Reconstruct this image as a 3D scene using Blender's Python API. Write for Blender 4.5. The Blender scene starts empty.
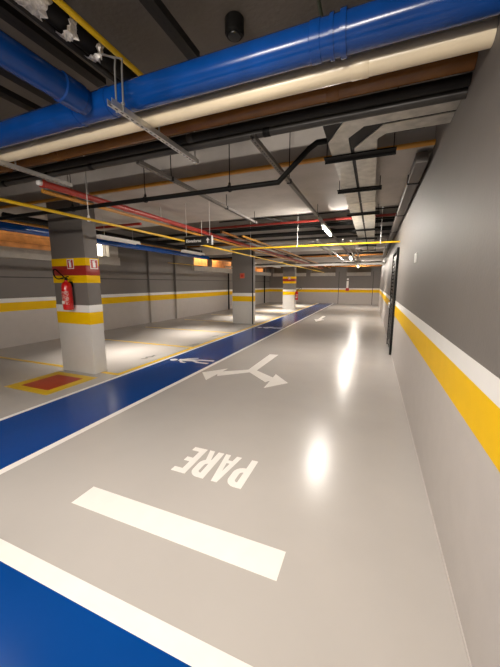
import bpy, bmesh, math, random
from mathutils import Vector, Matrix
random.seed(7)
SC = bpy.context.scene
COL = SC.collection
PI = math.pi

# ------------------------------------------------------------------ materials
def mat(name, color, rough=0.5, metal=0.0, var=0.06, scale=6.0, bump=0.0, bscale=60.0, coat=0.0, spec=0.5):
    m = bpy.data.materials.new(name); m.use_nodes = True
    nt = m.node_tree; N = nt.nodes; L = nt.links
    b = N['Principled BSDF']
    b.inputs['Roughness'].default_value = rough
    b.inputs['Metallic'].default_value = metal
    b.inputs['Coat Weight'].default_value = coat
    b.inputs['Specular IOR Level'].default_value = spec
    tc = N.new('ShaderNodeTexCoord')
    nz = N.new('ShaderNodeTexNoise'); nz.inputs['Scale'].default_value = scale; nz.inputs['Detail'].default_value = 5
    L.new(tc.outputs['Object'], nz.inputs['Vector'])
    rp = N.new('ShaderNodeMapRange')
    rp.inputs['From Min'].default_value = 0.25; rp.inputs['From Max'].default_value = 0.75
    rp.inputs['To Min'].default_value = 1 - var; rp.inputs['To Max'].default_value = 1 + var
    L.new(nz.outputs['Fac'], rp.inputs['Value'])
    mx = N.new('ShaderNodeVectorMath'); mx.operation = 'SCALE'
    mx.inputs[0].default_value = color[:3]
    L.new(rp.outputs['Result'], mx.inputs['Scale'])
    L.new(mx.outputs['Vector'], b.inputs['Base Color'])
    if bump > 0:
        n2 = N.new('ShaderNodeTexNoise'); n2.inputs['Scale'].default_value = bscale; n2.inputs['Detail'].default_value = 4
        L.new(tc.outputs['Object'], n2.inputs['Vector'])
        bp = N.new('ShaderNodeBump'); bp.inputs['Strength'].default_value = bump; bp.inputs['Distance'].default_value = 0.01
        L.new(n2.outputs['Fac'], bp.inputs['Height']); L.new(bp.outputs['Normal'], b.inputs['Normal'])
    return m

def emit(name, color, strength):
    m = bpy.data.materials.new(name); m.use_nodes = True
    nt = m.node_tree; b = nt.nodes['Principled BSDF']
    b.inputs['Base Color'].default_value = (*color, 1)
    b.inputs['Emission Color'].default_value = (*color, 1)
    b.inputs['Emission Strength'].default_value = strength
    return m

def two_tone(name, low, high, z=1.14):
    """emulsion painted wall: pale to stripe height, dark above"""
    m = mat(name, low, 0.55, var=0.03, bump=0.12, bscale=40)
    nt = m.node_tree; N = nt.nodes; L = nt.links
    g = N.new('ShaderNodeNewGeometry'); s = N.new('ShaderNodeSeparateXYZ'); L.new(g.outputs['Position'], s.inputs[0])
    c = N.new('ShaderNodeMath'); c.operation = 'GREATER_THAN'; c.inputs[1].default_value = z
    L.new(s.outputs['Z'], c.inputs[0])
    mx = N.new('ShaderNodeMix'); mx.data_type = 'RGBA'
    mx.inputs['A'].default_value = (*low, 1); mx.inputs['B'].default_value = (*high, 1)
    L.new(c.outputs[0], mx.inputs['Factor'])
    sc = [n for n in N if n.type == 'VECT_MATH'][0]
    L.new(mx.outputs['Result'], sc.inputs[0])
    return m

def slotted(name, color, rough, metal, period=0.05):
    """perforated sheet steel: rows of dark slots along the object's Y axis"""
    m = mat(name, color, rough, metal, var=0.12, spec=0.3)
    nt = m.node_tree; N = nt.nodes; L = nt.links; b = N['Principled BSDF']
    tc = [n for n in N if n.type == 'TEX_COORD'][0]
    s = N.new('ShaderNodeSeparateXYZ'); L.new(tc.outputs['Object'], s.inputs[0])
    def math_(op, a, v, v2=None):
        n = N.new('ShaderNodeMath'); n.operation = op; L.new(a, n.inputs[0]); n.inputs[1].default_value = v
        return n.outputs[0]
    f = math_('FRACT', math_('MULTIPLY', s.outputs['Y'], 1 / period), 0)
    a = math_('LESS_THAN', f, 0.5)
    ax = math_('ABSOLUTE', s.outputs['X'], 0)
    c = math_('LESS_THAN', ax, 0.006)
    mm = N.new('ShaderNodeMath'); mm.operation = 'MULTIPLY'; L.new(a, mm.inputs[0]); L.new(c, mm.inputs[1])
    mx = N.new('ShaderNodeMix'); mx.data_type = 'RGBA'
    vs = [n for n in N if n.type == 'VECT_MATH'][0]
    L.new(vs.outputs['Vector'], mx.inputs['A']); mx.inputs['B'].default_value = (0.01, 0.01, 0.01, 1)
    L.new(mm.outputs[0], mx.inputs['Factor']); L.new(mx.outputs['Result'], b.inputs['Base Color'])
    return m

PALE = (0.52, 0.48, 0.45); DARK = (0.165, 0.148, 0.134)
M = {
 'floor': mat('grey epoxy floor', (0.47, 0.44, 0.412), 0.25, var=0.05, scale=1.2, bump=0.05, bscale=25, spec=0.5),
 'floor_white': mat('white floor paint', (0.86, 0.825, 0.78), 0.3, var=0.03),
 'floor_blue': mat('blue floor paint', (0.001, 0.050, 0.245), 0.2, var=0.06, scale=2, bump=0.04, bscale=25, spec=0.35),
 'floor_yellow': mat('yellow floor paint', (0.72, 0.46, 0.0), 0.3, spec=0.3),
 'floor_red': mat('red floor paint', (0.42, 0.028, 0.006), 0.28, var=0.1, spec=0.3),
 'floor_dark': mat('dark floor stencil paint', (0.08, 0.075, 0.07), 0.4),
 'wall': two_tone('two tone wall paint', PALE, DARK),
 'column': two_tone('two tone column paint', (0.62, 0.60, 0.57), DARK),
 'white': mat('white wall paint', (0.82, 0.80, 0.77), 0.5, var=0.02),
 'yellow': mat('yellow wall paint', (0.86, 0.52, 0.0), 0.5, var=0.03, spec=0.15),
 'red_paint': mat('red wall paint', (0.33, 0.022, 0.016), 0.4, var=0.04),
 'joint': mat('dark wall joint', (0.06, 0.055, 0.05), 0.8),
 'base': mat('pale skirting sealant', (0.54, 0.50, 0.47), 0.4),
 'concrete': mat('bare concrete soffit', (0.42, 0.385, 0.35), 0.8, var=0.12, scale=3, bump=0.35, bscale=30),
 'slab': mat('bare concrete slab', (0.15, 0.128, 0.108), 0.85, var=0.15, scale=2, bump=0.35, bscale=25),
 'ledge': mat('pale concrete ledge', (0.42, 0.39, 0.35), 0.75, var=0.1, bump=0.2),
 'timber': mat('orange boarding', (0.50, 0.25, 0.09), 0.6, var=0.35, scale=4),
 'blue': mat('blue gloss pipe', (0.002, 0.050, 0.24), 0.2, var=0.12, scale=7, spec=0.4),
 'cream': mat('cream plastic pipe', (0.72, 0.61, 0.43), 0.3, var=0.05),
 'copper': mat('brown gloss pipe', (0.17, 0.066, 0.014), 0.22, var=0.2, spec=0.4),
 'black': mat('black painted steel', (0.007, 0.0065, 0.006), 0.5, var=0.2, spec=0.12),
 'foam': mat('black foam insulation', (0.010, 0.009, 0.008), 0.5, var=0.25, spec=0.2, bump=0.3, bscale=20),
 'greyblack': mat('dark grey insulated pipe', (0.03, 0.027, 0.024), 0.35, var=0.25, spec=0.3),
 'silver': slotted('slotted galvanised channel', (0.55, 0.54, 0.52), 0.4, 0.75),
 'blackslot': slotted('slotted dark channel', (0.018, 0.016, 0.014), 0.5, 0.1, 0.06),
 'railm': slotted('slotted grey channel', (0.17, 0.155, 0.14), 0.45, 0.5, 0.06),
 'zinc': mat('zinc steel rod', (0.45, 0.44, 0.42), 0.4, 0.7),
 'whiterod': mat('white coated rod', (0.75, 0.73, 0.70), 0.5),
 'duct': mat('galvanised duct sheet', (0.42, 0.40, 0.355), 0.35, 0.35, var=0.3, scale=9, bump=0.15, bscale=12),
 'foil': mat('crumpled foil tape', (0.75, 0.72, 0.68), 0.4, 0.5, var=0.4, scale=30, bump=0.8, bscale=60),
 'yellowpipe': mat('yellow gas pipe paint', (0.80, 0.50, 0.01), 0.35),
 'orangepipe': mat('orange brown pipe paint', (0.55, 0.25, 0.03), 0.35, var=0.1),
 'redpipe': mat('red pipe paint', (0.36, 0.028, 0.016), 0.35, var=0.1),
 'reddull': mat('dull red pipe paint', (0.13, 0.013, 0.009), 0.5, spec=0.2),
 'green': mat('dark green conduit', (0.05, 0.07, 0.04), 0.4),
 'lampbody': mat('white enamel lamp body', (0.8, 0.79, 0.76), 0.4),
 'extred': mat('red extinguisher enamel', (0.62, 0.012, 0.012), 0.25, coat=0.4),
 'labelw': mat('printed label', (0.75, 0.62, 0.55), 0.5, var=0.5, scale=60),
 'plate_white': mat('white plastic plate', (0.85, 0.83, 0.80), 0.4),
 'plate_red': mat('red sign plate', (0.50, 0.03, 0.02), 0.4),
 'plate_orange': mat('orange red sign plate', (0.62, 0.12, 0.05), 0.45),
 'sign_black': mat('black sign panel', (0.006, 0.006, 0.006), 0.4),
 'ochre_rail': mat('dull galvanised box', (0.13, 0.118, 0.107), 0.5, 0.3),
 'glow': emit('lit fluorescent tube', (1.0, 0.93, 0.85), 330.0),
 'glowfar': emit('rear lit fluorescent tube', (1.0, 0.93, 0.85), 820.0),
 'glowfaint': emit('bright fluorescent tube', (1.0, 0.92, 0.83), 480.0),
 'reveal_glow': emit('glow of lit reveal', (1.0, 0.90, 0.72), 3.0),  # emission stands for light falling on an opening's end reveal
}

# ------------------------------------------------------------------ mesh helper
class MB:
    def __init__(s): s.bm = bmesh.new()
    def box(s, x0, x1, y0, y1, z0, z1, bev=0.0):
        bm2 = bmesh.new()
        bmesh.ops.create_cube(bm2, size=1)
        for v in bm2.verts:
            v.co = Vector(((x0+x1)/2 + v.co.x*(x1-x0), (y0+y1)/2 + v.co.y*(y1-y0), (z0+z1)/2 + v.co.z*(z1-z0)))
        if bev > 0:
            bmesh.ops.bevel(bm2, geom=bm2.edges[:], offset=bev, segments=2, affect='EDGES', profile=0.5)
        s._merge(bm2); return s
    def _merge(s, bm2):
        me = bpy.data.meshes.new('tmp'); bm2.to_mesh(me); bm2.free(); s.bm.from_mesh(me); bpy.data.meshes.remove(me)
    def rings(s, rings, closed=False, caps=True):
        rv = [[s.bm.verts.new(p) for p in r] for r in rings]
        n = len(rv[0])
        for a, b in zip(rv, rv[1:] + ([rv[0]] if closed else [])):
            for i in range(n):
                f = s.bm.faces.new((a[i], a[(i+1) % n], b[(i+1) % n], b[i])); f.smooth = True
        if caps and not closed:
            s.bm.faces.new(list(reversed(rv[0]))); s.bm.faces.new(rv[-1])
        return s
    def tube(s, pts, r, n=14, caps=True):
        pts = [Vector(p) for p in pts]; rings = []
        prev = None
        for i, p in enumerate(pts):
            if i == 0: t = pts[1] - pts[0]
            elif i == len(pts)-1: t = pts[-1] - pts[-2]
            else: t = (pts[i+1]-p).normalized() + (p-pts[i-1]).normalized()
            t.normalize()
            if prev is None:
                ref = Vector((0, 0, 1)) if abs(t.z) < 0.9 else Vector((1, 0, 0))
                a = t.cross(ref).normalized()
            else:
                a = (prev - t*prev.dot(t)).normalized()
            prev = a; b = t.cross(a)
            k = 1.0
            if 0 < i < len(pts)-1:
                c = (pts[i+1]-p).normalized().dot(t); k = 1/max(c, 0.5)
            rr = r[i] if isinstance(r, (list, tuple)) else r
            rings.append([p + (a*math.cos(2*PI*j/n)*1.0 + b*math.sin(2*PI*j/n)) * rr for j in range(n)])
        return s.rings(rings, caps=caps)
    def lathe(s, prof, c=(0, 0, 0), axis='z', n=20, closed=False):
        c = Vector(c); rings = []
        for r, h in prof:
            ring = []
            for j in range(n):
                u, v = r*math.cos(2*PI*j/n), r*math.sin(2*PI*j/n)
                o = {'z': (u, v, h), 'x': (h, u, v), 'y': (v, h, u)}[axis]
                ring.append(c + Vector(o))
            rings.append(ring)
        return s.rings(rings, closed=closed)
    def prism(s, poly, z0, z1):
        s.k = getattr(s, 'k', 0) + 1
        if z1 - z0 < 0.003: z1 += 0.00002*(s.k % 40); z0 -= 0.00001 * (s.k % 9)
        a = [s.bm.verts.new((x, y, z0)) for x, y in poly]; b = [s.bm.verts.new((x, y, z1)) for x, y in poly]
        s.bm.faces.new(list(reversed(a))); s.bm.faces.new(b)
        n = len(a)
        for i in range(n): s.bm.faces.new((a[i], a[(i+1) % n], b[(i+1) % n], b[i]))
        return s
    def build(s, name, m, parent=None, loc=None):
        bmesh.ops.recalc_face_normals(s.bm, faces=s.bm.faces[:])
        me = bpy.data.meshes.new(name); s.bm.to_mesh(me); s.bm.free()
        me.materials.append(M[m] if isinstance(m, str) else m)
        me.set_sharp_from_angle(angle=math.radians(38))
        o = bpy.data.objects.new(name, me); COL.objects.link(o)
        if loc: # move the origin there, keep the shape in place
            me.transform(Matrix.Translation(-Vector(loc))); o.location = loc
        if parent is not None:
            o.parent = parent
            if not loc:
                pl = world_loc(parent)
                me.transform(Matrix.Translation(-pl))
        return o

def world_loc(o):
    l = Vector((0, 0, 0))
    while o is not None:
        l += o.location; o = o.parent
    return l

def thing(name, loc, label, cat, group=None):
    o = bpy.data.objects.new(name, None); o.empty_display_size = 0.1; COL.objects.link(o)
    o.location = loc
    return tag(o, label, cat, group)
def tag(o, label, cat, group=None):
    o['label'] = label; o['category'] = cat
    if group: o['group'] = group
    return o
def struct(o): o['kind'] = 'structure'; return o
def lab(o, label): o['label'] = label; return o
def arc(cx, cy, r, a0, a1, n=8):
    return [(cx + r*math.cos(math.radians(a0 + (a1-a0)*i/n)), cy + r*math.sin(math.radians(a0 + (a1-a0)*i/n))) for i in range(n+1)]

# ------------------------------------------------------------------ room
ZB = 3.06
XR, XL, YB, YF, TOP = 0.5, -8.75, 25.8, -6.5, 3.6
floor = struct(MB().box(-10.2, XR+0.2, YF-0.2, YB+0.2, -0.2, 0).build('floor', 'floor'))

# floor paint (parts of the floor)
T = 0.0012
def paint(name, poly, m, label, t=T):
    return lab(MB().prism(poly, 0.0002, t).build(name, m, floor), label)
def rect(x0, x1, y0, y1): return [(x0, y0), (x1, y0), (x1, y1), (x0, y1)]
paint('walkway_paint', [(-4.10, -0.22), (XR, -0.22), (XR, 0.88), (-3.0, 0.88), (-3.0, YB), (-4.10, YB)], 'floor_blue', 'blue painted walkway along the lane and across its near end')
paint('walkway_edge_line', [(-4.17, -0.32), (XR, -0.32), (XR, -0.22), (-4.10, -0.22), (-4.10, YB), (-4.17, YB)], 'floor_white', 'white line between the blue walkway and the parking bays')
paint('walkway_edge_line', [(-3.0, 0.88), (XR, 0.88), (XR, 0.98), (-2.92, 0.98), (-2.92, YB), (-3.0, YB)], 'floor_white', 'white line between the blue walkway and the grey lane')
paint('stop_line', rect(-2.03, -0.40, 1.385, 1.585), 'floor_white', 'broad white stop bar across the grey lane')
paint('bay_edge_line', rect(-4.29, -4.19, 3.98, YB-0.3), 'floor_yellow', 'thin yellow line along the parking bays beside the walkway')
for y in (4.02, 6.55, 9.08, 11.7, 14.2, 16.7, 19.4, 21.8):
    paint('bay_line', rect(-8.0, -4.29, y-0.045, y+0.045), 'floor_yellow', 'yellow line dividing two parking bays')
paint('fire_marking_border', rect(-5.45, -4.43, 2.82, 3.74), 'floor_yellow', 'yellow border of the fire equipment square on the floor', 0.0012)
paint('fire_marking', rect(-5.26, -4.62, 2.97, 3.60), 'floor_red', 'dark red square on the floor before the nearest column', 0.0022)

# strokes on the floor
def stroke(mb, pts, w, z0=0.0002, z1=T, fn=lambda x, y: (x, y)):
    for i in range(len(pts)-1):
        a, b = Vector(pts[i]), Vector(pts[i+1]); d = (b-a)
        if d.length < 1e-6: continue
        d.normalize(); nrm = Vector((-d.y, d.x))
        wa = w[i] if isinstance(w, list) else w; wb = w[i+1] if isinstance(w, list) else w
        poly = [a+nrm*wa/2, a-nrm*wa/2, b-nrm*wb/2, b+nrm*wb/2]
        mb.prism([fn(p.x, p.y) for p in poly], z0, z1)
def stroke_path(mb, pts, w, closed=False, fn=lambda x, y: (x, y), z0=0.0002, z1=T):
    """mitred band along a path, as one strip of quads"""
    P = [Vector(p) for p in pts]; n = len(P); L = []; R = []
    for i in range(n):
        if closed: a, b = P[i-1], P[(i+1) % n]
        else: a, b = P[max(i-1, 0)], P[min(i+1, n-1)]
        d1 = (P[i]-a).normalized() if (P[i]-a).length > 1e-9 else (b-P[i]).normalized()
        d2 = (b-P[i]).normalized() if (b-P[i]).length > 1e-9 else d1
        t = (d1+d2).normalized(); nr = Vector((-t.y, t.x)); k = 1/max(t.dot(d1), 0.4)
        L.append(P[i]+nr*w/2*k); R.append(P[i]-nr*w/2*k)
    for i in range(n if closed else n-1):
        j = (i+1) % n
        mb.prism([fn(p.x, p.y) for p in (L[i], R[i], R[j], L[j])], z0, z1)
# PARE, read by drivers coming from the far end
def letter_fn(x0): return lambda x, y: (-0.895 - x0 - x, 2.42 - y)
H_, W_, S_ = 0.41, 0.154, 0.062
pare = MB()
def bowl(x0): # P upper part
    f = letter_fn(x0); h = H_
    stroke(pare, [(S_/2, 0), (S_/2, h)], S_, fn=f)
    r = 0.085
    path = [(S_*0.9, h-S_/2)] + arc(W_-S_/2-0.06, h-S_/2-0.06, 0.06, 90, 0, 5) + arc(W_-S_/2-0.06, h*0.42+0.06, 0.06, 0, -90, 5) + [(S_*0.9, h*0.42)]
    stroke_path(pare, path, S_, fn=f)
bowl(0)
f = letter_fn(0.165)                                                # A
pare.prism([f(*p) for p in [(0, 0), (0.052, 0), (0.105, H_), (0.058, H_)]], 0.0002, T)
pare.prism([f(*p) for p in [(0.118, 0), (0.170, 0), (0.112, H_), (0.065, H_)]], 0.0002, T)
pare.prism([f(*p) for p in [(0.035, 0.085), (0.135, 0.085), (0.128, 0.13), (0.042, 0.13)]], 0.0002, T)
bowl(0.355)                                                         # R
f = letter_fn(0.355)
pare.prism([f(*p) for p in [(0.062, H_*0.42), (0.112, H_*0.42), (0.158, 0), (0.104, 0)]], 0.0002, T)
f = letter_fn(0.54)                                                 # E
stroke(pare, [(S_/2, 0), (S_/2, H_)], S_, fn=f)
for yy, xx in ((S_/2, 0.145), (H_/2, 0.125), (H_-S_/2, 0.145)):
    stroke(pare, [(S_*0.9, yy), (xx, yy)], S_*0.98, fn=f)
lab(pare.build('stop_lettering', 'floor_white', floor), 'white painted word PARE beyond the stop bar')
# forked arrow
ar = MB()
ar.prism([(-2.16, 6.6), (-1.95, 6.6), (-1.97, 5.22), (-2.05, 5.05), (-2.14, 5.22)], 0.0002, T)
for sgn in (1, -1):
    q = lambda x, y: (-2.05 + sgn*x, y)
    ar.prism([q(0.0, 5.05), q(0.08, 5.22), q(0.575, 4.86), q(0.46, 4.62)], 0.0002, T)
    ar.prism([q(0.49, 5.13), q(0.83, 4.72), q(0.53, 4.34)], 0.0002, T)
lab(ar.build('direction_arrow', 'floor_white', floor), 'white forked arrow pointing both ways in the middle of the lane')
ar = MB()
ar.prism([(-2.30, 15.6), (-2.14, 15.6), (-2.14, 14.0), (-2.30, 14.0)], 0.0002, T)
ar.prism([(-2.45, 14.1), (-1.99, 14.1), (-2.22, 13.2)], 0.0002, T)
lab(ar.build('direction_arrow', 'floor_white', floor), 'small white straight arrow far down the lane')
# pedestrian symbols lying across the blue walkway
def pedestrian(dx, dy, label):
    p = MB(); g = lambda x, y: (x+dx, y+dy)
    p.prism([g(-3.95+0.085*math.cos(a*PI/8), 5.31+0.085*math.sin(a*PI/8)) for a in range(16)], 0.0013, 0.0024)
    stroke_path(p, [(-3.84, 5.34), (-3.70, 5.38), (-3.48, 5.42)], 0.16, fn=g, z0=0.0013, z1=0.0024)
    stroke_path(p, [(-3.80, 5.38), (-3.70, 5.50), (-3.51, 5.61)], 0.055, fn=g, z0=0.0013, z1=0.0024)
    stroke_path(p, [(-3.78, 5.31), (-3.68, 5.20), (-3.57, 5.19)], 0.06, fn=g, z0=0.0013, z1=0.0024)
    stroke_path(p, [(-3.50, 5.38), (-3.34, 5.30), (-3.09, 5.30)], 0.075, fn=g, z0=0.0013, z1=0.0024)
    stroke_path(p, [(-3.50, 5.45), (-3.32, 5.50), (-3.08, 5.53)], 0.075, fn=g, z0=0.0013, z1=0.0024)
    return lab(p.build('pedestrian_symbol', 'floor_white', floor), label)
pedestrian(0, 0, 'white walking figure on the walkway near the forked arrow')
pedestrian(0.06, 5.3, 'white walking figure on the walkway past the second column')
for (x, y) in ((-4.62, 5.3), (-4.42, 6.92), (-4.55, 8.3)):
    p = MB(); g = lambda a, b: (x+a, y+b)
    stroke_path(p, [(-0.05, -0.2), (0.03, -0.12), (-0.05, -0.02), (0.05, 0.05), (-0.02, 0.2)], 0.05, fn=g)
    lab(p.build('bay_mark', 'floor_dark', floor), 'small dark stencil mark at the mouth of a parking bay')

# walls ---------------------------------------------------------------------
ZW0, ZW1, ZY0 = 1.16, 1.268, 0.932
def wall_stripes(parent, x0, x1, y0, y1, axis, out):
    """axis 'x': face lies in a plane of constant x (=x0), 'y': of constant y (=y0)"""
    t = 0.003
    for nm, a, b, m, l in (('white_stripe', ZW0, ZW1, 'white', 'white painted stripe'), ('yellow_stripe', ZY0, ZW0, 'yellow', 'yellow painted stripe')):
        if axis == 'x': o = MB().box(min(x0, x0+out*t), max(x0, x0+out*t), y0, y1, a, b)
        else: o = MB().box(x0, x1, min(y0, y0+out*t), max(y0, y0+out*t), a, b)
        lab(o.build(nm, m, parent), l)
wr = struct(MB().box(XR, XR+0.2, YF, YB, 0, TOP).build('wall_right', 'wall'))
wall_stripes(wr, XR, XR, YF, 7.58, 'x', -1)
wall_stripes(wr, XR, XR, 9.03, YB, 'x', -1)
bb = struct(MB().box(XR-0.006, XR, YF, 7.58, 0, 0.012).box(XR-0.006, XR, 9.03, YB, 0, 0.012).build('baseboard_right', 'base'))

# left wall with clerestory openings
wl = MB()
near_holes = [(-2.0, 1.6), (2.2, 8.15)]
far_holes = [(13.5, 15.1), (15.4, 18.2), (19.3, 21.6), (22.2, 25.0)]
HZ0, HZ1 = 2.57, 3.06
def wall_with_holes(mb, x0, x1, y0, y1, holes):
    mb.box(x0, x1, y0, y1, 0, HZ0); mb.box(x0, x1, y0, y1, HZ1, TOP)
    y = y0; x0 = x1-0.15
    for a, b in holes + [(y1, y1)]:
        if a > y: mb.box(x0, x1, y, a, HZ0, HZ1)
        y = b
wall_with_holes(wl, XL-0.2, XL, YF, 11.9, near_holes)
wall_with_holes(wl, XL-0.2, XL+0.2, 11.9, YB, far_holes)
wl.box(XL, XL+0.10, 10.2, 11.9, 0, TOP)
wleft = struct(wl.build('wall_left', 'wall'))
wall_stripes(wleft, XL, XL, YF, 10.2, 'x', 1)
wall_stripes(wleft, XL+0.1, XL+0.1, 10.2, 11.9, 'x', 1)
wall_stripes(wleft, XL+0.2, XL+0.2, 11.9, YB, 'x', 1)
wall_stripes(wleft, XL+0.1, XL+0.2, 11.9, 11.9, 'y', -1)
wall_stripes(wleft, XL, XL+0.1, 10.2, 10.2, 'y', -1)
lab(MB().box(XL, XL+0.003, YF, 10.2, 1.80, 1.83).box(XL+0.1, XL+0.103, 10.2, 11.9, 1.80, 1.83).box(XL+0.2, XL+0.203, 11.9, YB, 1.80, 1.83).build('wall_joint', 'joint', wleft), 'dark level joint line')
lab(MB().box(XL, XL+0.16, YF, 8.62, 2.30, HZ0).build('ledge', 'ledge', wleft), 'pale concrete ledge')
lab(MB().box(XL+0.2, XL+0.34, 13.3, YB, 2.30, HZ0).build('ledge', 'ledge', wleft), 'pale concrete ledge')
lab(MB().box(XL+0.02, XL+0.16, 8.15, 8.55, HZ0, HZ1).build('jamb', 'ledge', wleft), 'pale concrete jamb')
# light wells behind the openings: boarding, end walls, roof
wells = MB()
for a, b, x in ((-2.1, 8.2, XL-0.2), (13.5, 25.1, XL-0.2)):
    for k in range(4):
        z = HZ0 - 0.15 + k*0.2
        wells.box(x-0.62, x-0.58, a, b, z, z+0.192)
    wells.box(x-0.62, x, a-0.06, a, HZ0-0.15, HZ1+0.6); wells.box(x-0.62, x, b, b+0.06, HZ0-0.15, HZ1+0.6)
    wells.box(x-0.62, x, a, b, HZ1+0.6, HZ1+0.64); wells.box(x-0.62, x, a, b, HZ0-0.19, HZ0-0.15)
struct(wells.build('trim_1', 'timber'))
lab(MB().box(XL-0.15, XL-0.10, 7.7, 8.1, 2.59, 3.04).build('lit_reveal', 'reveal_glow', wleft), 'glowing panel standing for the lit end reveal of the near opening')  # glow painted in for the brightly lit reveal, not a lamp

# back wall
wb = MB()
holes = [(-8.2, -6.75), (-6.5, -5.3), (-4.9, -2.9), (-2.0, -0.2)]
wb.box(XL, XR, YB, YB+0.2, 0, HZ0-0.05); wb.box(XL, XR, YB, YB+0.2, HZ1, TOP)
x = XL
for a, b in holes + [(XR, XR)]:
    if a > x: wb.box(x, a, YB, YB+0.2, HZ0-0.05, HZ1)
    x = b
wback = struct(wb.build('wall_back', 'wall'))
wall_stripes(wback, XL+0.2, XR, YB, YB, 'y', -1)
for a, b in holes:
    lab(MB().box(a, b, YB-0.18, YB, 2.26, 2.52).build('ledge', 'ledge', wback), 'pale concrete ledge')
lab(MB().box(-2.62, -2.58, YB-0.004, YB, 0, 2.6).box(-0.02, 0.02, YB-0.004, YB, 0, 2.6).build('wall_joint', 'joint', wback), 'dark upright joint line')
wells = MB()
wells.box(XL, XR, YB+0.6, YB+0.64, 2.2, HZ1+0.6)
wells.box(XL, XR, YB+0.2, YB+0.6, HZ1+0.6, HZ1+0.64); wells.box(XL, XR, YB+0.2, YB+0.6, 2.2, 2.24)
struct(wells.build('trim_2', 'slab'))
struct(MB().box(XL-0.2, XR+0.2, YF-0.2, YF, 0, TOP).build('wall_front', 'wall'))

# ceiling: slab with wide dropped beams over the column lines
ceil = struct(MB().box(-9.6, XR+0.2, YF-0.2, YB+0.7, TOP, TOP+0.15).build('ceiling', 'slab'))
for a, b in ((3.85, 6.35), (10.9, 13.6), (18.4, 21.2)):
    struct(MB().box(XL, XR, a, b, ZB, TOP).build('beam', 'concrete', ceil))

# ------------------------------------------------------------------ columns
def column(x0, x1, y0, y1, ztop, label, fire=False):
    t = thing('concrete_column', ((x0+x1)/2, (y0+y1)/2, 0), label, 'column')
    MB().box(x0, x1, y0, y1, 0, ztop, 0.012).build('shaft', 'column', t)
    e = 0.003
    def band(nm, a, b, m, l): lab(MB().box(x0-e, x1+e, y0-e, y1+e, a, b, 0.002).build(nm, m, t), l)
    band('white_stripe', ZW0-0.02, ZW1, 'white', 'white painted stripe'); band('yellow_stripe', ZY0-0.01, ZW0-0.02, 'yellow', 'yellow painted stripe')
    if fire:
        band('warning_band', 1.96, 2.09, 'yellow', 'upper yellow band'); band('warning_band', 1.79, 1.96, 'red_paint', 'dark red band'); band('warning_band', 1.66, 1.79, 'yellow', 'lower yellow band')
    return t
column(-5.46, -4.62, 3.85, 4.13, ZB, 'grey column with red and yellow bands, extinguisher hung on its face', True)
column(-5.40, -4.52, 11.4, 11.75, ZB, 'grey column with one small orange square sign, no red band')
column(-5.42, -4.64, 19.1, 19.5, ZB, 'far grey column with red and yellow bands, extinguisher on its side', True)

# ------------------------------------------------------------------ signs and extinguishers
def fire_plate(x, y, z, w, h, face, label, group=None):
    """face 'y': looks to -y ; 'x': looks to +x"""
    t = thing('extinguisher_sign', (x, y, z), label, 'sign', group)
    def slab_(nm, a0, a1, b0, b1, d0, d1, m, l=None):
        if face == 'y': mb = MB().box(x+a0, x+a1, y-d1, y-d0, z+b0, z+b1)
        else: mb = MB().box(x+d0, x+d1, y+a0, y+a1, z+b0, z+b1)
        o = mb.build(nm, m, t)
        if l: lab(o, l)
    slab_('backing', -w/2, w/2, -h/2, h/2, 0.001, 0.005, 'plate_white')
    slab_('red_field', -w/2+0.012, w/2-0.012, -h/2+0.012, h/2-0.012, 0.0045, 0.0065, 'plate_red', 'red inner panel')
    mb = MB()
    pts = [(-0.024, -0.055), (0.024, -0.055), (0.024, 0.022), (0.010, 0.034), (0.010, 0.046), (0.030, 0.054), (0.026, 0.062), (-0.030, 0.050), (-0.036, 0.020), (-0.030, 0.020), (-0.026, 0.040), (-0.010, 0.044), (-0.010, 0.034), (-0.024, 0.022)]
    pts = [(a*w/0.15, b*h/0.16) for a, b in pts]
    bm = mb.bm
    def P3(a, b, d): return (x+a, y-d, z+b) if face == 'y' else (x+d, y+a, z+b)
    f0 = [bm.verts.new(P3(a, b, 0.006)) for a, b in pts]; f1 = [bm.verts.new(P3(a, b, 0.0078)) for a, b in pts]
    bm.faces.new(f1); bm.faces.new(list(reversed(f0)))
    for i in range(len(pts)): bm.faces.new((f0[i], f0[(i+1) % len(pts)], f1[(i+1) % len(pts)], f1[i]))
    lab(mb.build('pictogram', 'plate_white', t), 'white extinguisher pictogram')
    return t
fire_plate(-4.98, 3.847, 1.99, 0.16, 0.17, 'y', 'red and white extinguisher sign above the hanging extinguisher on the nearest column')
fire_plate(-4.617, 4.02, 1.99, 0.16, 0.17, 'x', 'red and white extinguisher sign on the narrow side of the nearest column')
fire_plate(-5.0, 19.097, 1.99, 0.16, 0.14, 'y', 'tiny extinguisher sign on the far banded column')

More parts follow.
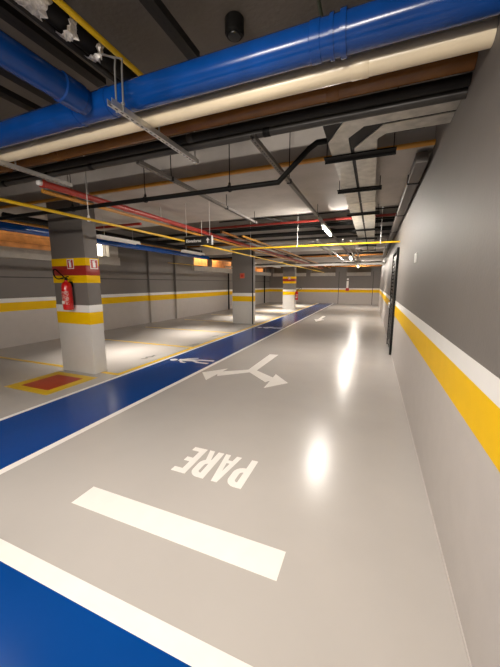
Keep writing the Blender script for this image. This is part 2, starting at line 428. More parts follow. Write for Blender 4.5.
def extinguisher(x, y, z, s, label, hose_dir=-1, facing='y'):
    t = thing('fire_extinguisher', (x, y, z), label, 'fire extinguisher')
    r = 0.085*s
    MB().lathe([(r*0.6, 0), (r*0.94, 0.008*s), (r, 0.03*s), (r, 0.40*s), (r*0.93, 0.44*s), (r*0.68, 0.48*s), (r*0.33, 0.50*s), (r*0.30, 0.52*s)], (x, y, z), n=24).build('cylinder_body', 'extred', t)
    # wrap label
    mb = MB(); rr = r*1.012; rings = []
    for h in (0.10, 0.33):
        rings.append([(x+rr*math.sin(a), y-rr*math.cos(a), z+h*s) for a in [math.radians(-62+i*8) for i in range(17)]])
    va = [mb.bm.verts.new(p) for p in rings[0]]; vb = [mb.bm.verts.new(p) for p in rings[1]]
    for i in range(16): mb.bm.faces.new((va[i], va[i+1], vb[i+1], vb[i]))
    lb = mb.build('instruction_label', 'extlabel', t); lab(lb, 'printed label on the red cylinder')
    MB().box(x-r*0.42, x+r*0.30, y-rr-0.002, y-rr*0.93, z+0.115*s, z+0.165*s).build('inspection_tag', 'plate_white', t)['label'] = 'small white tag'
    MB().lathe([(0.020*s, 0.515*s), (0.024*s, 0.525*s), (0.024*s, 0.55*s), (0.015*s, 0.565*s)], (x, y, z), n=14).build('valve', 'black', t)
    h = MB()
    h.tube([(x-0.01*s, y, z+0.555*s), (x+0.05*s, y-0.02*s, z+0.58*s), (x+0.12*s, y-0.04*s, z+0.585*s)], 0.009*s, 8)
    h.tube([(x-0.01*s, y, z+0.545*s), (x+0.06*s, y-0.02*s, z+0.548*s), (x+0.11*s, y-0.04*s, z+0.535*s)], 0.008*s, 8)
    h.build('handle', 'black', t)
    d = hose_dir
    pts = [(-0.0, 0, 0.545), (-0.07, -0.005, 0.60), (-0.15, -0.01, 0.66), (-0.225, -0.01, 0.71), (-0.275, -0.01, 0.70), (-0.28, -0.015, 0.645), (-0.24, -0.02, 0.58), (-0.17, -0.02, 0.545), (-0.10, -0.02, 0.55)]
    sm = []
    for i in range(len(pts)-1):
        p0 = Vector(pts[max(i-1, 0)]); p1 = Vector(pts[i]); p2 = Vector(pts[i+1]); p3 = Vector(pts[min(i+2, len(pts)-1)])
        for k in range(5):
            u = k/5
            sm.append(0.5*((2*p1)+(p2-p0)*u+(2*p0-5*p1+4*p2-p3)*u*u+(3*p1-p0-3*p2+p3)*u**3))
    sm.append(Vector(pts[-1]))
    MB().tube([(x+q.x*s*d, y+q.y*s, z+q.z*s) for q in sm], 0.011*s, 8).build('hose', 'black', t)
    MB().tube([(x-0.10*s*d, y-0.02*s, z+0.55*s), (x-0.04*s*d, y-0.025*s, z+0.556*s)], [0.011*s, 0.017*s], 8).build('nozzle', 'black', t)
    br = MB()
    br.box(x-0.02*s, x+0.02*s, y+r*0.8, 3.847 if s == 1.0 else y+r+0.03*s, z+0.40*s, z+0.50*s)
    br.build('wall_bracket', 'black', t)
    return t
def ext_label_mat():
    m = mat('extinguisher label print', (0.45, 0.09, 0.07), 0.35, var=0.2, scale=30)
    nt = m.node_tree; N = nt.nodes; L = nt.links
    tc = [n for n in N if n.type == 'TEX_COORD'][0]
    n = N.new('ShaderNodeTexNoise'); n.inputs['Scale'].default_value = 38; L.new(tc.outputs['Object'], n.inputs['Vector'])
    g = N.new('ShaderNodeMath'); g.operation = 'GREATER_THAN'; g.inputs[1].default_value = 0.5; L.new(n.outputs['Fac'], g.inputs[0])
    mx = N.new('ShaderNodeMix'); mx.data_type = 'RGBA'; mx.inputs['A'].default_value = (0.55, 0.012, 0.012, 1); mx.inputs['B'].default_value = (0.62, 0.30, 0.26, 1)
    L.new(g.outputs[0], mx.inputs['Factor']); L.new(mx.outputs['Result'], N['Principled BSDF'].inputs['Base Color'])
    return m
M['extlabel'] = ext_label_mat()
extinguisher(-4.985, 3.735, 1.185, 1.0, 'red extinguisher with black hose hung on the nearest column', hose_dir=1)
extinguisher(-4.545, 19.30, 0.60, 1.12, 'dark red extinguisher on the side of the far banded column', hose_dir=-1)

# small square sign on the plain column
t = thing('square_sign', (-4.95, 11.397, 1.96), 'small orange red square sign on the plain grey column', 'sign')
MB().box(-5.05, -4.85, 11.388, 11.397, 1.86, 2.06, 0.003).build('backing', 'plate_orange', t)
lab(MB().box(-5.01, -4.89, 11.3865, 11.389, 1.91, 2.01).build('symbol', 'plate_red', t), 'darker red inner square')
tag(MB().tube([(-4.48, 11.37, 0.0), (-4.48, 11.37, ZB)], 0.025, 10).build('drain_pipe', 'black'), 'thin black upright pipe on the corner of the plain column', 'pipe')
tag(MB().tube([(-8.50, 17.4, 0.0), (-8.50, 17.4, 2.29)], 0.04, 10).build('drain_pipe', 'black'), 'dark upright pipe on the long wall under the pale ledge', 'pipe')
tag(MB().tube([(-8.50, 24.3, 0.0), (-8.50, 24.3, 2.29)], 0.045, 10).build('drain_pipe', 'black'), 'dark upright pipe in the far corner of the long wall', 'pipe')

# red alarm box with white conduit on the back wall
t = thing('alarm_box', (-1.9, YB-0.03, 1.2), 'small red alarm box low on the back wall with white conduit', 'alarm box')
lab(MB().box(-2.03, -1.77, YB-0.09, YB-0.004, 1.06, 1.28, 0.01).build('box', 'plate_red', t), 'red box')
lab(MB().box(-1.99, -1.83, YB-0.05, YB-0.002, 1.29, 1.85, 0.01).build('conduit', 'plate_white', t), 'white conduit')
lab(MB().box(-1.97, -1.83, YB-0.07, YB-0.002, 1.92, 2.06, 0.01).build('sounder', 'plate_white', t), 'white sounder')

# switch plate
t = thing('switch_plate', (XR, 4.55, 1.98), 'small white switch plate high on the long two-tone wall', 'switch')
MB().box(XR-0.012, XR, 4.48, 4.62, 1.92, 2.04, 0.003).build('plate', 'plate_white', t)
MB().box(XR-0.017, XR-0.011, 4.52, 4.58, 1.95, 2.01, 0.002).build('rocker', 'whiterod', t)

# metal gate in the long wall
t = thing('louvre_door', (XR-0.03, 8.3, 0), 'tall dark metal slatted door set in the long wall', 'door')
MB().box(XR-0.05, XR, 7.58, 7.66, 0, 2.44).box(XR-0.05, XR, 8.95, 9.03, 0, 2.44).box(XR-0.05, XR, 7.66, 8.95, 2.38, 2.44).build('frame', 'black', t)
lv = MB()
for k in range(25):
    z = 0.06+k*0.09
    lv.box(XR-0.036, XR-0.012, 7.68, 8.93, z, z+0.062)
lv.build('louvre_panel', 'greyblack', t)
MB().box(XR-0.042, XR-0.03, 8.28, 8.34, 0.05, 2.37).build('mid_rail', 'black', t)
for z in (0.3, 1.25, 2.2):
    MB().tube([(XR-0.08, 7.67, z-0.05), (XR-0.08, 7.67, z+0.05)], 0.012, 8).build('hinge', 'zinc', t)
MB().box(XR-0.085, XR-0.05, 8.86, 8.90, 1.0, 1.16, 0.004).build('handle', 'zinc', t)

# ------------------------------------------------------------------ pipes
def pipe(name, pts, r, m, label, cat='pipe', couplings=(), cm=None, cr=1.12, cl=0.05, group=None, n=20):
    pts = [Vector(p) for p in pts]
    mid = (pts[0]+pts[-1])/2
    if not couplings:
        o = MB().tube(pts, r, n).build(name, m, None, loc=mid)
        return tag(o, label, cat, group)
    t = thing(name, mid, label, cat, group)
    MB().tube(pts, r, n).build('pipe_run', m, t)
    d = (pts[-1]-pts[0]).normalized()
    for c in couplings:
        if isinstance(c, tuple): c, l, k = c
        else: l, k = cl, cr
        p = pts[0].lerp(pts[-1], c)
        MB().tube([p-d*l, p-d*l*0.9, p+d*l*0.9, p+d*l], [r*1.02, r*k, r*k, r*1.02], n).build('coupling', cm or m, t)
    return t
XE = XR - 0.002
XS = XL + 0.005
def fx(x): return (x-XS)/(XE-XS)
t = pipe('water_pipe', [(XS, 1.95, 3.0), (XE, 1.95, 3.0)], 0.094, 'blue', 'thick glossy blue pipe crossing overhead, nearest of the crossing pipes', couplings=[(fx(-0.23), 0.018, 1.13), (fx(-0.29), 0.012, 1.10), (fx(-0.38), 0.03, 1.05), (fx(-2.27), 0.03, 1.06), (fx(-1.93), 0.03, 1.06)])
# tee: branch towards the near end
t2 = pipe('branch_pipe', [(-2.10, YF+0.01, 3.02), (-2.10, 1.868, 3.0)], 0.088, 'blue', 'blue branch pipe teeing into the thick blue crossing pipe', couplings=[(0.985, 0.085, 1.10), (0.80, 0.04, 1.06)])
pipe('drain_pipe', [(XS, 2.13, 2.93), (XE, 2.13, 2.93)], 0.060, 'cream', 'cream plastic pipe crossing overhead behind the thick blue pipe', couplings=[(fx(-0.15), 0.05, 1.06), (fx(-3.0), 0.05, 1.06)])
pipe('copper_pipe', [(XS, 2.46, 3.01), (XE, 2.46, 3.01)], 0.055, 'copper', 'glossy brown pipe crossing overhead behind the cream pipe', couplings=[(fx(-0.35), 0.045, 1.08), (fx(-3.2), 0.045, 1.10), (fx(-4.1), 0.045, 1.10)])
pipe('insulated_pipe', [(XS, 2.535, 2.94), (XE, 2.535, 2.94)], 0.036, 'foam', 'thin black insulated pipe close behind the brown pipe', couplings=[(fx(-1.6), 0.03, 1.08)], cm='greyblack')
pipe('insulated_pipe', [(XS, 2.605, 2.90), (XE, 2.605, 2.90)], 0.034, 'greyblack', 'dark grey pipe last in the bank of crossing pipes', couplings=[(fx(v), 0.03, 1.08) for v in (-0.9, -2.9, -3.6, -4.4)], cm='black')

# overhead bundle at the near end
t = pipe('insulated_pipe', [(-1.95, YF+0.01, 3.31), (-1.95, 2.40, 3.31)], 0.060, 'foam', 'thick black insulated pipe overhead patched with silver foil')
def foil(y, a0, parent, x=-1.95, z=3.31, r=0.062, w=0.05, droop=0.03):
    mb = MB(); rnd = random.Random(int(y*1000))
    na, nb = 14, 6; g = []
    for i in range(na):
        a = math.radians(a0 + i*13)
        row = []
        for j in range(nb):
            rr = r + 0.006 + rnd.random()*0.016 + (droop*rnd.random() if i in (5, 6, 7) else 0)
            yy = y + (j/(nb-1)-0.5)*w*(1.0+0.9*rnd.random()) + (rnd.random()-0.5)*0.02
            row.append(mb.bm.verts.new((x+rr*math.cos(a), yy, z+rr*math.sin(a))))
        g.append(row)
    for i in range(na-1):
        for j in range(nb-1): mb.bm.faces.new((g[i][j], g[i+1][j], g[i+1][j+1], g[i][j+1]))
    lab(mb.build('foil_patch', 'foil', parent), 'crumpled silver foil tape')
for y, a, w in ((1.02, 190, 0.05), (1.19, 190, 0.09), (1.40, 200, 0.11), (1.63, 215, 0.045), (1.84, 225, 0.035)):
    foil(y, a, t, w=w)
pipe('gas_pipe', [(-1.83, YF+0.01, 3.30), (-1.83, 2.42, 3.30)], 0.020, 'yellowpipe', 'yellow pipe running beside the foil patched black pipe')
pipe('conduit', [(-2.07, YF+0.01, 3.31), (-2.07, 2.4, 3.31)], 0.030, 'greyblack', 'dark conduit between the foil patched pipe and the blue branch')
def tray(x, y0, y1, z, w, h, m, label, name='cable_tray', cat='cable tray'):
    """folded channel, open upwards, along y"""
    t = 0.003
    mb = MB().box(x-w/2, x+w/2, y0, y1, z-h/2, z-h/2+t).box(x-w/2, x-w/2+t, y0, y1, z-h/2+t, z+h/2).box(x+w/2-t, x+w/2, y0, y1, z-h/2+t, z+h/2)
    return tag(mb.build(name, m, None, loc=(x, (y0+y1)/2, z)), label, cat)
tray(-1.42, YF+0.01, 2.35, 3.42, 0.085, 0.06, 'blackslot', 'black slotted cable tray high under the slab beside the yellow pipe')
tray(-2.36, YF+0.01, 2.3, 3.42, 0.10, 0.05, 'blackslot', 'black cable tray overhead above the blue branch pipe')
tray(-2.74, YF+0.01, 2.3, 3.28, 0.11, 0.05, 'blackslot', 'black cable tray just outside the blue branch pipe')
tray(-3.07, YF+0.01, 2.3, 3.28, 0.09, 0.05, 'blackslot', 'outermost black cable tray beyond the blue branch pipe')
o = MB().box(-2.6, -1.2, 1.12, 1.24, 3.50, 3.53).box(-2.6, -1.2, 1.12, 1.125, 3.53, 3.57).box(-2.6, -1.2, 1.235, 1.24, 3.53, 3.57).build('cable_tray', 'blackslot', None, loc=(-1.9, 1.18, 3.5))
tag(o, 'short black slotted tray crossing above the foil patched pipe', 'cable tray')
t = thing('ceiling_sensor', (-1.08, 2.36, TOP), 'round black fitting on the slab behind the thick blue pipe', 'sensor')
MB().lathe([(0.065, 0), (0.072, -0.01), (0.072, -0.10), (0.06, -0.115)], (-1.08, 2.36, TOP), n=24).build('body', 'black', t)
MB().lathe([(0.05, -0.112), (0.045, -0.122), (0.03, -0.126)], (-1.08, 2.36, TOP), n=20).build('lens', 'sign_black', t)
pipe('conduit', [(-0.45, YF+0.01, 3.5), (-0.45, 2.6, 3.5)], 0.012, 'green', 'thin dark green conduit under the slab above the blue pipe')

# slotted brackets carrying the bank of crossing pipes
def bracket(x, y0, y1, z, label, rods):
    t = thing('support_bracket', (x, (y0+y1)/2, z), label, 'bracket')
    w = 0.041; h = 0.04; k = 0.003
    mb = MB().box(x-w/2, x+w/2, y0, y1, z-h/2, z-h/2+k).box(x-w/2, x-w/2+k, y0, y1, z-h/2+k, z+h/2).box(x+w/2-k, x+w/2, y0, y1, z-h/2+k, z+h/2)
    mb.build('channel', 'silver', t, loc=None)
    # recentre channel object coordinates on its own axis
    for (dx, yy) in rods:
        r = MB().tube([(x+dx, yy, z-h/2-0.012), (x+dx, yy, TOP)] if yy > 2 or x < -2 else [(x+dx, yy, z-h/2-0.012), (x+dx-0.01, yy+0.02, 3.10), (x+dx-0.02, yy+0.04, 3.17), (-1.90, yy+0.06, 3.26)], 0.006, 8)
        r.lathe([(0.013, -0.002), (0.013, 0.01)], (x+dx, yy, z+h/2), n=6)
        r.build('threaded_rod', 'zinc', t)
    for yy in (2.13,):
        MB().tube([(x+0.01, yy+0.075, z+0.0), (x+0.01, yy+0.075, z+0.14)], 0.008, 6).build('pipe_clip', 'zinc', t)
    return t
bracket(-1.70, 1.71, 2.80, 2.845, 'slotted galvanised bracket under the crossing pipes below the foil patched pipe', [(-0.012, 1.78), (0.030, 1.80), (0, 2.76)])
bracket(-3.53, 1.74, 2.84, 2.845, 'slotted galvanised bracket under the crossing pipes near the red pipe end', [(0, 1.78), (0, 2.80)])

# sprinkler pipe with jog
ys = 3.37
pipe('sprinkler_pipe', [(XS, ys, 2.742), (-1.03, ys, 2.742), (-0.70, ys, 3.03), (-0.62, ys, 3.075), (0.35, ys, 3.075)], 0.029, 'black', 'black pipe hung from rods, bending up at its end towards the ducts', couplings=())
pipe('conduit_pipe', [(XS, 3.79, 3.07), (XE, 3.79, 3.07)], 0.026, 'orangepipe', 'thin orange pipe crossing along the face of the near beam')

def hanger(x, y, z0, z1, m, label, rclamp=0.03, group=None, cm='black'):
    t = thing('pipe_hanger', (x, y, z0), label, 'hanger', group)
    MB().tube([(x, y, z0+rclamp), (x, y, z1)], 0.0055, 6).build('rod', m, t)
    mb = MB()
    ring = []
    mb.lathe([(rclamp+0.004, -0.012), (rclamp+0.009, -0.012), (rclamp+0.009, 0.012), (rclamp+0.004, 0.012)], (x, y, z0), axis='x', n=14, closed=True)
    mb.lathe([(0.014, 0), (0.016, 0.02), (0.010, 0.035)], (x, y, z0+rclamp+0.002), n=8)
    mb.build('clamp', cm, t)
    return t
for x, l in ((-1.62, 'rod hanger on the black pipe close to its upward bend'), (-2.85, 'rod hanger on the black pipe between the two slotted rails and the red pipe'), (-4.2, 'rod hanger on the black pipe in front of the nearest column'), (-6.4, 'rod hanger on the black pipe outside the nearest column')):
    hanger(x, ys, 2.742, TOP, 'black', l)

# red, orange, yellow pipes running the length of the hall
t = pipe('fire_main', [(-3.80, 2.67, 2.85), (-3.80, 25.0, 2.85)], 0.042, 'redpipe', 'red fire pipe running down the hall from a capped end', couplings=[(0.0, 0.02, 1.25), (0.06, 0.03, 1.15), (0.16, 0.03, 1.15), (0.3, 0.03, 1.15)])
lab(MB().lathe([(0.025, -0.045), (0.034, -0.04), (0.034, 0.0)], (-3.80, 2.65, 2.85), axis='y', n=16).build('end_cap', 'plate_white', t), 'white end cap')
pipe('gas_pipe', [(-3.935, 2.75, 2.80), (-3.935, 25.0, 2.80)], 0.026, 'orangepipe', 'thin orange pipe running down the hall just below the red pipe')
pipe('gas_pipe', [(-3.70, YF+0.01, 2.525), (-3.70, 25.0, 2.525)], 0.019, 'yellowpipe', 'thin yellow pipe running down the hall below the red pipe')
pipe('conduit_pipe', [(-3.40, 6.6, 2.86), (-3.40, 25.0, 2.86)], 0.03, 'copper', 'brown pipe running down the hall inside the red pipe')
pipe('conduit_pipe', [(-3.20, 7.4, 2.86), (-3.20, 25.0, 2.86)], 0.025, 'orangepipe', 'orange pipe nearest the lane lamps in the hall-long pipes')
pipe('gas_pipe', [(-3.68, 7.7, 2.575), (XE, 7.7, 2.575)], 0.020, 'yellowpipe', 'thin yellow pipe crossing above the lane to the slatted door')
for y, l in ((3.2, 'white rod hanging the yellow pipe beside the nearest column'), (6.2, 'white rod hanging the yellow pipe behind the lift sign'), (9.2, 'white rod hanging the yellow pipe before the plain column')):
    hanger(-3.70, y, 2.525, ZB if 3.85 < y < 6.35 else TOP, 'whiterod', l, 0.02, cm='whiterod')
hanger(-1.83, 7.7, 2.575, TOP, 'whiterod', 'white rod hanging the crossing yellow pipe above the lane', 0.02, cm='whiterod')
hanger(0.10, 7.7, 2.575, TOP, 'whiterod', 'white rod hanging the crossing yellow pipe beside the ducts', 0.02, cm='whiterod')
for y, z, l in ((4.9, ZB, 'grey rod hanging the red pipe above the lift sign'), (3.3, TOP, 'grey rod hanging the red pipe at its near end')):
    hanger(-3.80, y, 2.85, z, 'zinc', l, 0.04, cm='zinc')

# crossing pipes beyond the near beam
pipe('fire_main', [(-5.0, 7.3, 3.085), (XE, 7.3, 3.085)], 0.028, 'reddull', 'red pipe crossing the hall behind the lit lamp', couplings=[(0.3, 0.03, 1.2), (0.52, 0.03, 1.2), (0.75, 0.03, 1.2)])
pipe('conduit', [(-3.5, 6.7, 3.10), (XE, 6.7, 3.10)], 0.014, 'black', 'thin black conduit crossing on the near beam edge')
pipe('conduit', [(-4.6, 7.62, 3.09), (XE, 7.62, 3.09)], 0.016, 'black', 'thin black conduit crossing just behind the red crossing pipe')
pipe('sprinkler_pipe', [(-8.5, 8.1, 3.12), (XE, 8.1, 3.12)], 0.04, 'black', 'black pipe crossing between the crossing yellow pipe and next beam')
pipe('insulated_pipe', [(-8.5, 9.3, 3.14), (XE, 9.3, 3.14)], 0.06, 'foam', 'thick black pipe crossing before the plain column beam')
pipe('insulated_pipe', [(-8.5, 10.3, 3.12), (XE, 10.3, 3.12)], 0.035, 'greyblack', 'dark grey pipe crossing close to the plain column beam')
pipe('conduit', [(-2.9, 6.9, 3.25), (-0.6, 10.6, 3.25)], 0.03, 'greyblack', 'dark pipe slanting across the ceiling recess behind the lamp')
pipe('drain_pipe', [(-8.5, 17.0, 2.66), (XE, 17.0, 2.66)], 0.06, 'whiterod', 'pale pipe crossing far down the hall', couplings=[(0.72, 0.08, 1.3), (0.5, 0.06, 1.2)])
pipe('fire_main', [(-8.5, 22.5, 2.85), (XE, 22.5, 2.85)], 0.05, 'copper', 'brown pipe crossing near the back wall')
pipe('sprinkler_pipe', [(-8.5, 14.5, 2.97), (XE, 14.5, 2.97)], 0.04, 'black', 'black pipe crossing beyond the plain column')
pipe('copper_pipe', [(-8.5, 15.4, 2.98), (XE, 15.4, 2.98)], 0.045, 'copper', 'brown pipe crossing beyond the plain column')
for i, (x, y0, l) in enumerate(((-1.62, 8.6, 'thin grey conduit running far down the lane, first from the walkway'), (-1.42, 8.2, 'thin grey conduit running far down the lane, second from the walkway'), (-0.80, 8.4, 'thin grey conduit running far down the lane beside the lamp rail'), (-0.62, 8.8, 'thin grey conduit running far down the lane beside the ducts'))):
    pipe('conduit', [(x, y0, 2.78), (x, 17.5, 2.78)], 0.022, 'zinc', l, n=10)
pipe('conduit', [(-8.42, 11.2, 2.55), (-8.42, 13.9, 2.56)], 0.012, 'yellowpipe', 'thin yellow conduit on the long wall near the lit openings', n=10)
pipe('water_pipe', [(-6.02, YF+0.01, 2.635), (-6.02, 10.5, 2.635)], 0.075, 'blue', 'blue pipe running down the hall outside the nearest column')
pipe('conduit_pipe', [(-6.45, YF+0.01, 2.81), (-6.45, 10.5, 2.81)], 0.03, 'orangepipe', 'orange pipe running down the hall outside the blue pipe')
pipe('insulated_pipe', [(-6.25, 3.6, 2.86), (-6.25, 10.4, 2.86)], 0.06, 'foam', 'black insulated pipe running down the hall above the parking bays')
pipe('fire_main', [(-7.5, 5.6, 2.97), (-4.9, 5.6, 2.97)], 0.03, 'redpipe', 'short red pipe crossing above the parking bays behind the nearest column')
pipe('fire_main', [(-7.5, 9.7, 2.97), (-4.1, 9.7, 2.97)], 0.035, 'copper', 'short brown pipe crossing above the bays before the plain column')

# box channel along the top of the long wall
t = thing('wall_duct', (0.37, 4, 2.95), 'grey box duct running along the top of the long two-tone wall', 'duct')
MB().box(0.34, 0.46, 3.88, 17.0, 2.92, 3.02, 0.004).build('casing', 'ochre_rail', t)
for y in (4.6, 6.6, 8.6, 10.6, 12.6):
    MB().box(0.33, 0.47, y, y+0.03, 2.91, 3.03).build('strap', 'black', t)

# ------------------------------------------------------------------ air ducts
def duct(poly, z0, z1, label):
    t = thing('air_duct', (poly[0][0], poly[0][1], z0), label, 'duct')
    MB().prism(poly, z0, z1).build('duct_run', 'duct', t)
    for y in (5.4, 7.1, 8.7, 10.3, 12.0):
        xs = [p[0] for p in poly if p[1] > 10]
        MB().box(min(xs)-0.008, max(xs)+0.008, y-0.012, y+0.012, z0-0.004, z1+0.008).build('flange', 'zinc', t)
    return t
ZD0, ZD1 = 2.93, 3.035
da = duct([(-0.467, 3.09), (-0.256, 2.66), (XE, 2.66), (XE, 2.88), (-0.15, 2.88), (-0.285, 3.05), (-0.285, 13.5), (-0.467, 13.5)], ZD0, ZD1, 'silver air duct nearer the lamp rail, bending towards the long wall')
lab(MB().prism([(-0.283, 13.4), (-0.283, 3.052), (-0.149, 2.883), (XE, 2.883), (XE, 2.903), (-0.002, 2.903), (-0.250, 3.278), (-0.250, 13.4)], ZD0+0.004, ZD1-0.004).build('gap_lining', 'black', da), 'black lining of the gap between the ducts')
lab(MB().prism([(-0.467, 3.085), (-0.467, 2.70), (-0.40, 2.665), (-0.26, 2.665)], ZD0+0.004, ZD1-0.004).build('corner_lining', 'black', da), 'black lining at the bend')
duct([(-0.247, 3.28), (0.002, 2.906), (XE, 2.906), (XE, 3.08), (0.02, 3.08), (-0.045, 3.16), (-0.045, 13.5), (-0.247, 13.5)], ZD0, ZD1, 'silver air duct nearer the long wall, bending inside its twin')
for i, (y, l) in enumerate(((3.43, 'black hanger bar under both ducts, nearest their bend'), (4.6, 'second black hanger bar under the ducts from their bend'), (6.15, 'third black hanger bar under the ducts from their bend'), (7.95, 'fourth black hanger bar under the ducts, beside the crossing yellow pipe'), (9.5, 'black hanger bar under the ducts just past the crossing yellow pipe'), (11.2, 'black hanger bar under the ducts before the second beam'), (12.8, 'farthest black hanger bar under the ducts'))):
    x0, x1 = (-0.55, 0.13) if i == 0 else (-0.54, 0.03)
    t = thing('duct_hanger', ((x0+x1)/2, y, ZD0), l, 'hanger')
    w = 0.11 if i == 0 else 0.09
    MB().box(x0, x1, y-w/2, y+w/2, ZD0-0.012, ZD0-0.004).box(x0, x1, y-w/2, y-w/2+0.005, ZD0-0.012, ZD0-0.003).box(x0, x1, y+w/2-0.005, y+w/2, ZD0-0.035, ZD0-0.012).build('bar', 'black', t)
    for x in (x0+0.025, x1-0.025):
        MB().tube([(x, y, ZD0-0.01), (x, y, ZB if 3.85 < y < 6.35 or 10.9 < y < 13.6 else TOP)], 0.005, 6).build('rod', 'black', t)

# ------------------------------------------------------------------ lamp rails and lamps
def rail(x, y0, y1, z, label):
    w = 0.045; k = 0.003
    mb = MB().box(x-w/2, x+w/2, y0, y1, z-0.02, z-0.02+k).box(x-w/2, x-w/2+k, y0, y1, z-0.017, z+0.02).box(x+w/2-k, x+w/2, y0, y1, z-0.017, z+0.02)
    return tag(mb.build('lamp_rail', 'railm', None, loc=(x, (y0+y1)/2, z)), label, 'rail')
rail(-1.01, 2.55, 24.5, 2.86, 'long slotted rail over the lane carrying the lit lamps')
rail(-2.27, 2.60, 5.95, 2.86, 'short slotted rail over the lane with no lamp, ending before the red crossing pipe')
for x, y, l in ((-1.01, 3.75, 'rod hanger on the lamp rail close to the black pipe bend'), (-1.01, 5.75, 'rod hanger on the lamp rail just before the lit lamp'), (-2.27, 3.15, 'rod hanger near the start of the short slotted rail'), (-2.27, 4.6, 'rod hanger midway on the short slotted rail'), (-2.27, 5.85, 'rod hanger at the far end of the short slotted rail')):
    ztop = ZB if 3.85 < y < 6.35 else TOP
    t = thing('rail_hanger', (x, y, 2.86), l, 'hanger')
    MB().tube([(x, y, 2.86), (x, y, ztop)], 0.0055, 6).build('rod', 'black', t)
    MB().box(x-0.027, x+0.027, y-0.02, y+0.02, 2.835, 2.885, 0.004).build('clip', 'black', t)

def tube_lamp(x, y, z, L, label, m='glow', r=0.016, group=None):
    t = thing('strip_lamp', (x, y, z), label, 'lamp', group)
    MB().box(x-0.03, x+0.03, y-L/2-0.02, y+L/2+0.02, z+0.028, z+0.062, 0.004).build('housing', 'lampbody', t)
    for s in (-1, 1):
        MB().box(x-0.015, x+0.015, y+s*L/2-0.012, y+s*L/2+0.012, z-0.018, z+0.03, 0.003).build('socket', 'lampbody', t)
    MB().tube([(x, y-L/2+0.012, z), (x, y+L/2-0.012, z)], r, 14).build('lamp_tube', m, t)
    return t
tube_lamp(-1.01, 7.0, 2.775, 1.2, 'lit strip lamp nearest in view on the rail over the lane')
tube_lamp(-1.01, 14.6, 2.775, 1.2, 'lit strip lamp second down the rail over the lane', 'glowfaint')
tube_lamp(-1.01, 21.8, 2.775, 1.2, 'lit strip lamp farthest down the rail over the lane', 'glowfaint')

def hooded_lamp(x, y, z, L, label, power, tilt=0.0, spread=110, size=0.14, visible_label=True):
    """closed-top trough lamp with an area lamp as its diffuser"""
    t = thing('trough_lamp', (x, y, z), label, 'lamp')
    mb = MB()
    sec = [(-0.08, 0.0), (-0.05, 0.07), (0.05, 0.07), (0.08, 0.0), (0.074, 0.0), (0.046, 0.064), (-0.046, 0.064), (-0.074, 0.0)]
    mb.rings([[(x+a, y-L/2, z+b) for a, b in sec], [(x+a, y+L/2, z+b) for a, b in sec]])
    for f in mb.bm.faces: f.smooth = False
    mb.build('trough', 'lampbody', t)
    ld = bpy.data.lights.new('trough_light', 'AREA'); ld.shape = 'RECTANGLE'; ld.size = 0.06; ld.size_y = L*0.96
    ld.energy = power; ld.color = (1.0, 0.92, 0.83); ld.spread = math.radians(spread)
    lo = bpy.data.objects.new('trough_light', ld); COL.objects.link(lo); lo.parent = t
    lo.location = (0, 0, 0.044 if tilt else 0.02); lo.rotation_euler = (0, tilt, 0)
    for yy in (y-L*0.35, y+L*0.35):
        MB().tube([(x, yy, z+0.06), (x, yy, ZB if 3.85 < yy < 6.35 or 10.9 < yy < 13.6 or 18.4 < yy < 21.2 else TOP)], 0.005, 6).build('rod', 'zinc', t)
    return t
P1 = 19
hooded_lamp(-0.9, -0.7, 2.72, 1.2, 'trough lamp over the lane above the viewpoint', 28, 0, 180)
for x, l in ((-0.3, 'added unseen fill lamp behind the viewpoint beside the long wall'), (-2.2, 'added unseen fill lamp behind the viewpoint by the walkway')):  # unseen lamps added behind the view, aimed at the overhead pipes
    rear_fill = hooded_lamp(x, -4.4, 2.5, 1.2, l, 29, 0, 96)
    for ch in list(rear_fill.children):
        if ch.name.startswith('rod'): bpy.data.objects.remove(ch)
        else: ch.rotation_euler.z = PI/2
    rear_fill.rotation_euler = (math.radians(84), 0, math.radians(-8))
lane_fill = hooded_lamp(-0.8, 0.5, 2.70, 1.2, 'added unseen fill lamp shining down the lane from above the viewpoint', 16.5, 0, 115)  # extra lamp added out of view to brighten the lane floor
lane_fill.rotation_euler = (math.radians(48), 0, 0)
for ch in list(lane_fill.children):                                        # lies across the lane, mouth turned down it
    if ch.name.startswith('rod'): bpy.data.objects.remove(ch)
    else: ch.rotation_euler.z = PI/2
for xx in (-1.2, -0.4):
    MB().tube([(xx, 0.45, 2.74), (xx, 0.45, TOP)], 0.005, 6).build('rod', 'zinc', lane_fill).matrix_parent_inverse = Matrix.Rotation(math.radians(-48), 4, 'X')
hooded_lamp(-3.4, 0.6, 2.55, 1.2, 'trough lamp over the walkway before the nearest column', 24, 0, 180)
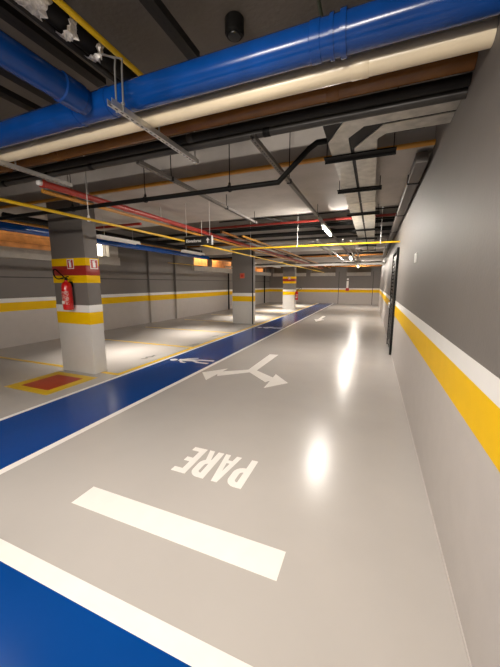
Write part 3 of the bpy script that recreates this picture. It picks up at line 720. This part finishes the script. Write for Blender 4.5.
# over the parking bays
for y, l in ((5.5, 'white trough lamp over the bay just past the nearest column'), (8.6, 'white trough lamp over the bay before the plain column'), (13.6, 'trough lamp over the bay past the plain column'), (17.8, 'trough lamp over the bay before the far banded column'), (22.0, 'trough lamp over the last bay by the back wall')):
    hooded_lamp(-5.75 if y < 5 else -5.45, y, 2.6, 1.2, l, P1 if y < 10 else P1*1.8, 0, 78)
for (x0, y0, L, p) in ((XL-0.5, 5.0, 5.0, 4.5), (XL-0.5, 0.0, 2.0, 3), (XL-0.5, 15.8, 4.0, 36), (XL-0.5, 22.2, 5.0, 30)):
    t = thing('well_lamp', (x0, y0, 3.5), 'warm lamp hidden in the light well behind the long wall', 'lamp', 'lamps in the light wells')
    MB().box(x0-0.05, x0+0.05, y0-L/2, y0+L/2, 3.50, 3.54).build('housing', 'lampbody', t)
    ld = bpy.data.lights.new('well_light', 'AREA'); ld.shape = 'RECTANGLE'; ld.size = 0.08; ld.size_y = L; ld.energy = p*2; ld.color = (1.0, 0.72, 0.42)
    lo = bpy.data.objects.new('well_light', ld); COL.objects.link(lo); lo.parent = t; lo.location = (0, 0, -0.01)
t = thing('well_lamp', (-4, YB+0.45, 3.5), 'warm lamp hidden in the light well behind the back wall', 'lamp')
MB().box(-8.4, 0.2, YB+0.40, YB+0.50, 3.50, 3.54).build('housing', 'lampbody', t)
ld = bpy.data.lights.new('well_light', 'AREA'); ld.shape = 'RECTANGLE'; ld.size = 8.4; ld.size_y = 0.08; ld.energy = 10; ld.color = (1.0, 0.72, 0.42)
lo = bpy.data.objects.new('well_light', ld); COL.objects.link(lo); lo.parent = t; lo.location = (0, 0, -0.01)

# lift sign
t = thing('hanging_sign', (-2.93, 4.8, 2.4), 'black hanging sign lettered in white beside the yellow pipe', 'sign')
MB().box(-3.215, -2.665, 4.785, 4.815, 2.325, 2.475, 0.003).build('panel', 'sign_black', t)
lab(MB().box(-2.664, -2.645, 4.783, 4.817, 2.322, 2.478, 0.002).build('end_plate', 'plate_white', t), 'pale end plate')
def text_mesh(body, size, name, m, parent, loc):
    cu = bpy.data.curves.new(name, 'FONT'); cu.body = body; cu.size = size; cu.align_x = 'LEFT'; cu.align_y = 'CENTER'; cu.extrude = 0.001; cu.offset = 0.0015
    o = bpy.data.objects.new(name+'_curve', cu); COL.objects.link(o)
    dg = bpy.context.evaluated_depsgraph_get(); me = bpy.data.meshes.new_from_object(o.evaluated_get(dg))
    bpy.data.objects.remove(o); bpy.data.curves.remove(cu)
    me.transform(Matrix.Rotation(PI/2, 4, 'X')); me.transform(Matrix.Translation(Vector(loc)-world_loc(parent)))
    me.materials.clear(); me.materials.append(M[m]); q = bpy.data.objects.new(name, me); COL.objects.link(q); q.parent = parent
    return q
lab(text_mesh('Elevadores', 0.072, 'lettering', 'plate_white', t, (-3.185, 4.783, 2.40)), 'white lettering Elevadores')
mb = MB()
def yprism(mb, pts, y0, y1):
    a = [mb.bm.verts.new((x, y0, z)) for x, z in pts]; b = [mb.bm.verts.new((x, y1, z)) for x, z in pts]
    mb.bm.faces.new(a); mb.bm.faces.new(list(reversed(b)))
    for i in range(len(a)): mb.bm.faces.new((a[i], a[(i+1) % len(a)], b[(i+1) % len(a)], b[i]))
yprism(mb, [(-2.745, 2.355), (-2.725, 2.355), (-2.725, 2.40), (-2.70, 2.40), (-2.735, 2.445), (-2.77, 2.40), (-2.745, 2.40)], 4.782, 4.7845)
lab(mb.build('arrow', 'plate_white', t), 'white arrow')
for x in (-3.18, -2.70):
    MB().tube([(x, 4.8, 2.47), (x, 4.8, ZB)], 0.004, 6).build('rod', 'whiterod', t)

# ------------------------------------------------------------------ camera and view
cam = bpy.data.cameras.new('camera'); co = bpy.data.objects.new('camera', cam); COL.objects.link(co)
cam.sensor_fit = 'VERTICAL'; cam.sensor_height = 36.0; cam.lens = 36.0*300/667
cam.clip_start = 0.02
co.location = (0, 0, 1.65); co.rotation_euler = (math.radians(90-9.462), 0, math.radians(22.02))
SC.camera = co
w = bpy.data.worlds.new('world'); w.use_nodes = True; SC.world = w
w.node_tree.nodes['Background'].inputs['Color'].default_value = (0.02, 0.018, 0.015, 1)
vs = SC.view_settings
vs.view_transform = 'Standard'; vs.look = 'None'; vs.gamma = 1.0; vs.use_curve_mapping = False; vs.exposure = 0.98
SC.cycles.use_denoising = True
SC.cycles.max_bounces = 10; SC.cycles.diffuse_bounces = 6; SC.cycles.glossy_bounces = 4
SC.cycles.sample_clamp_indirect = 6.0
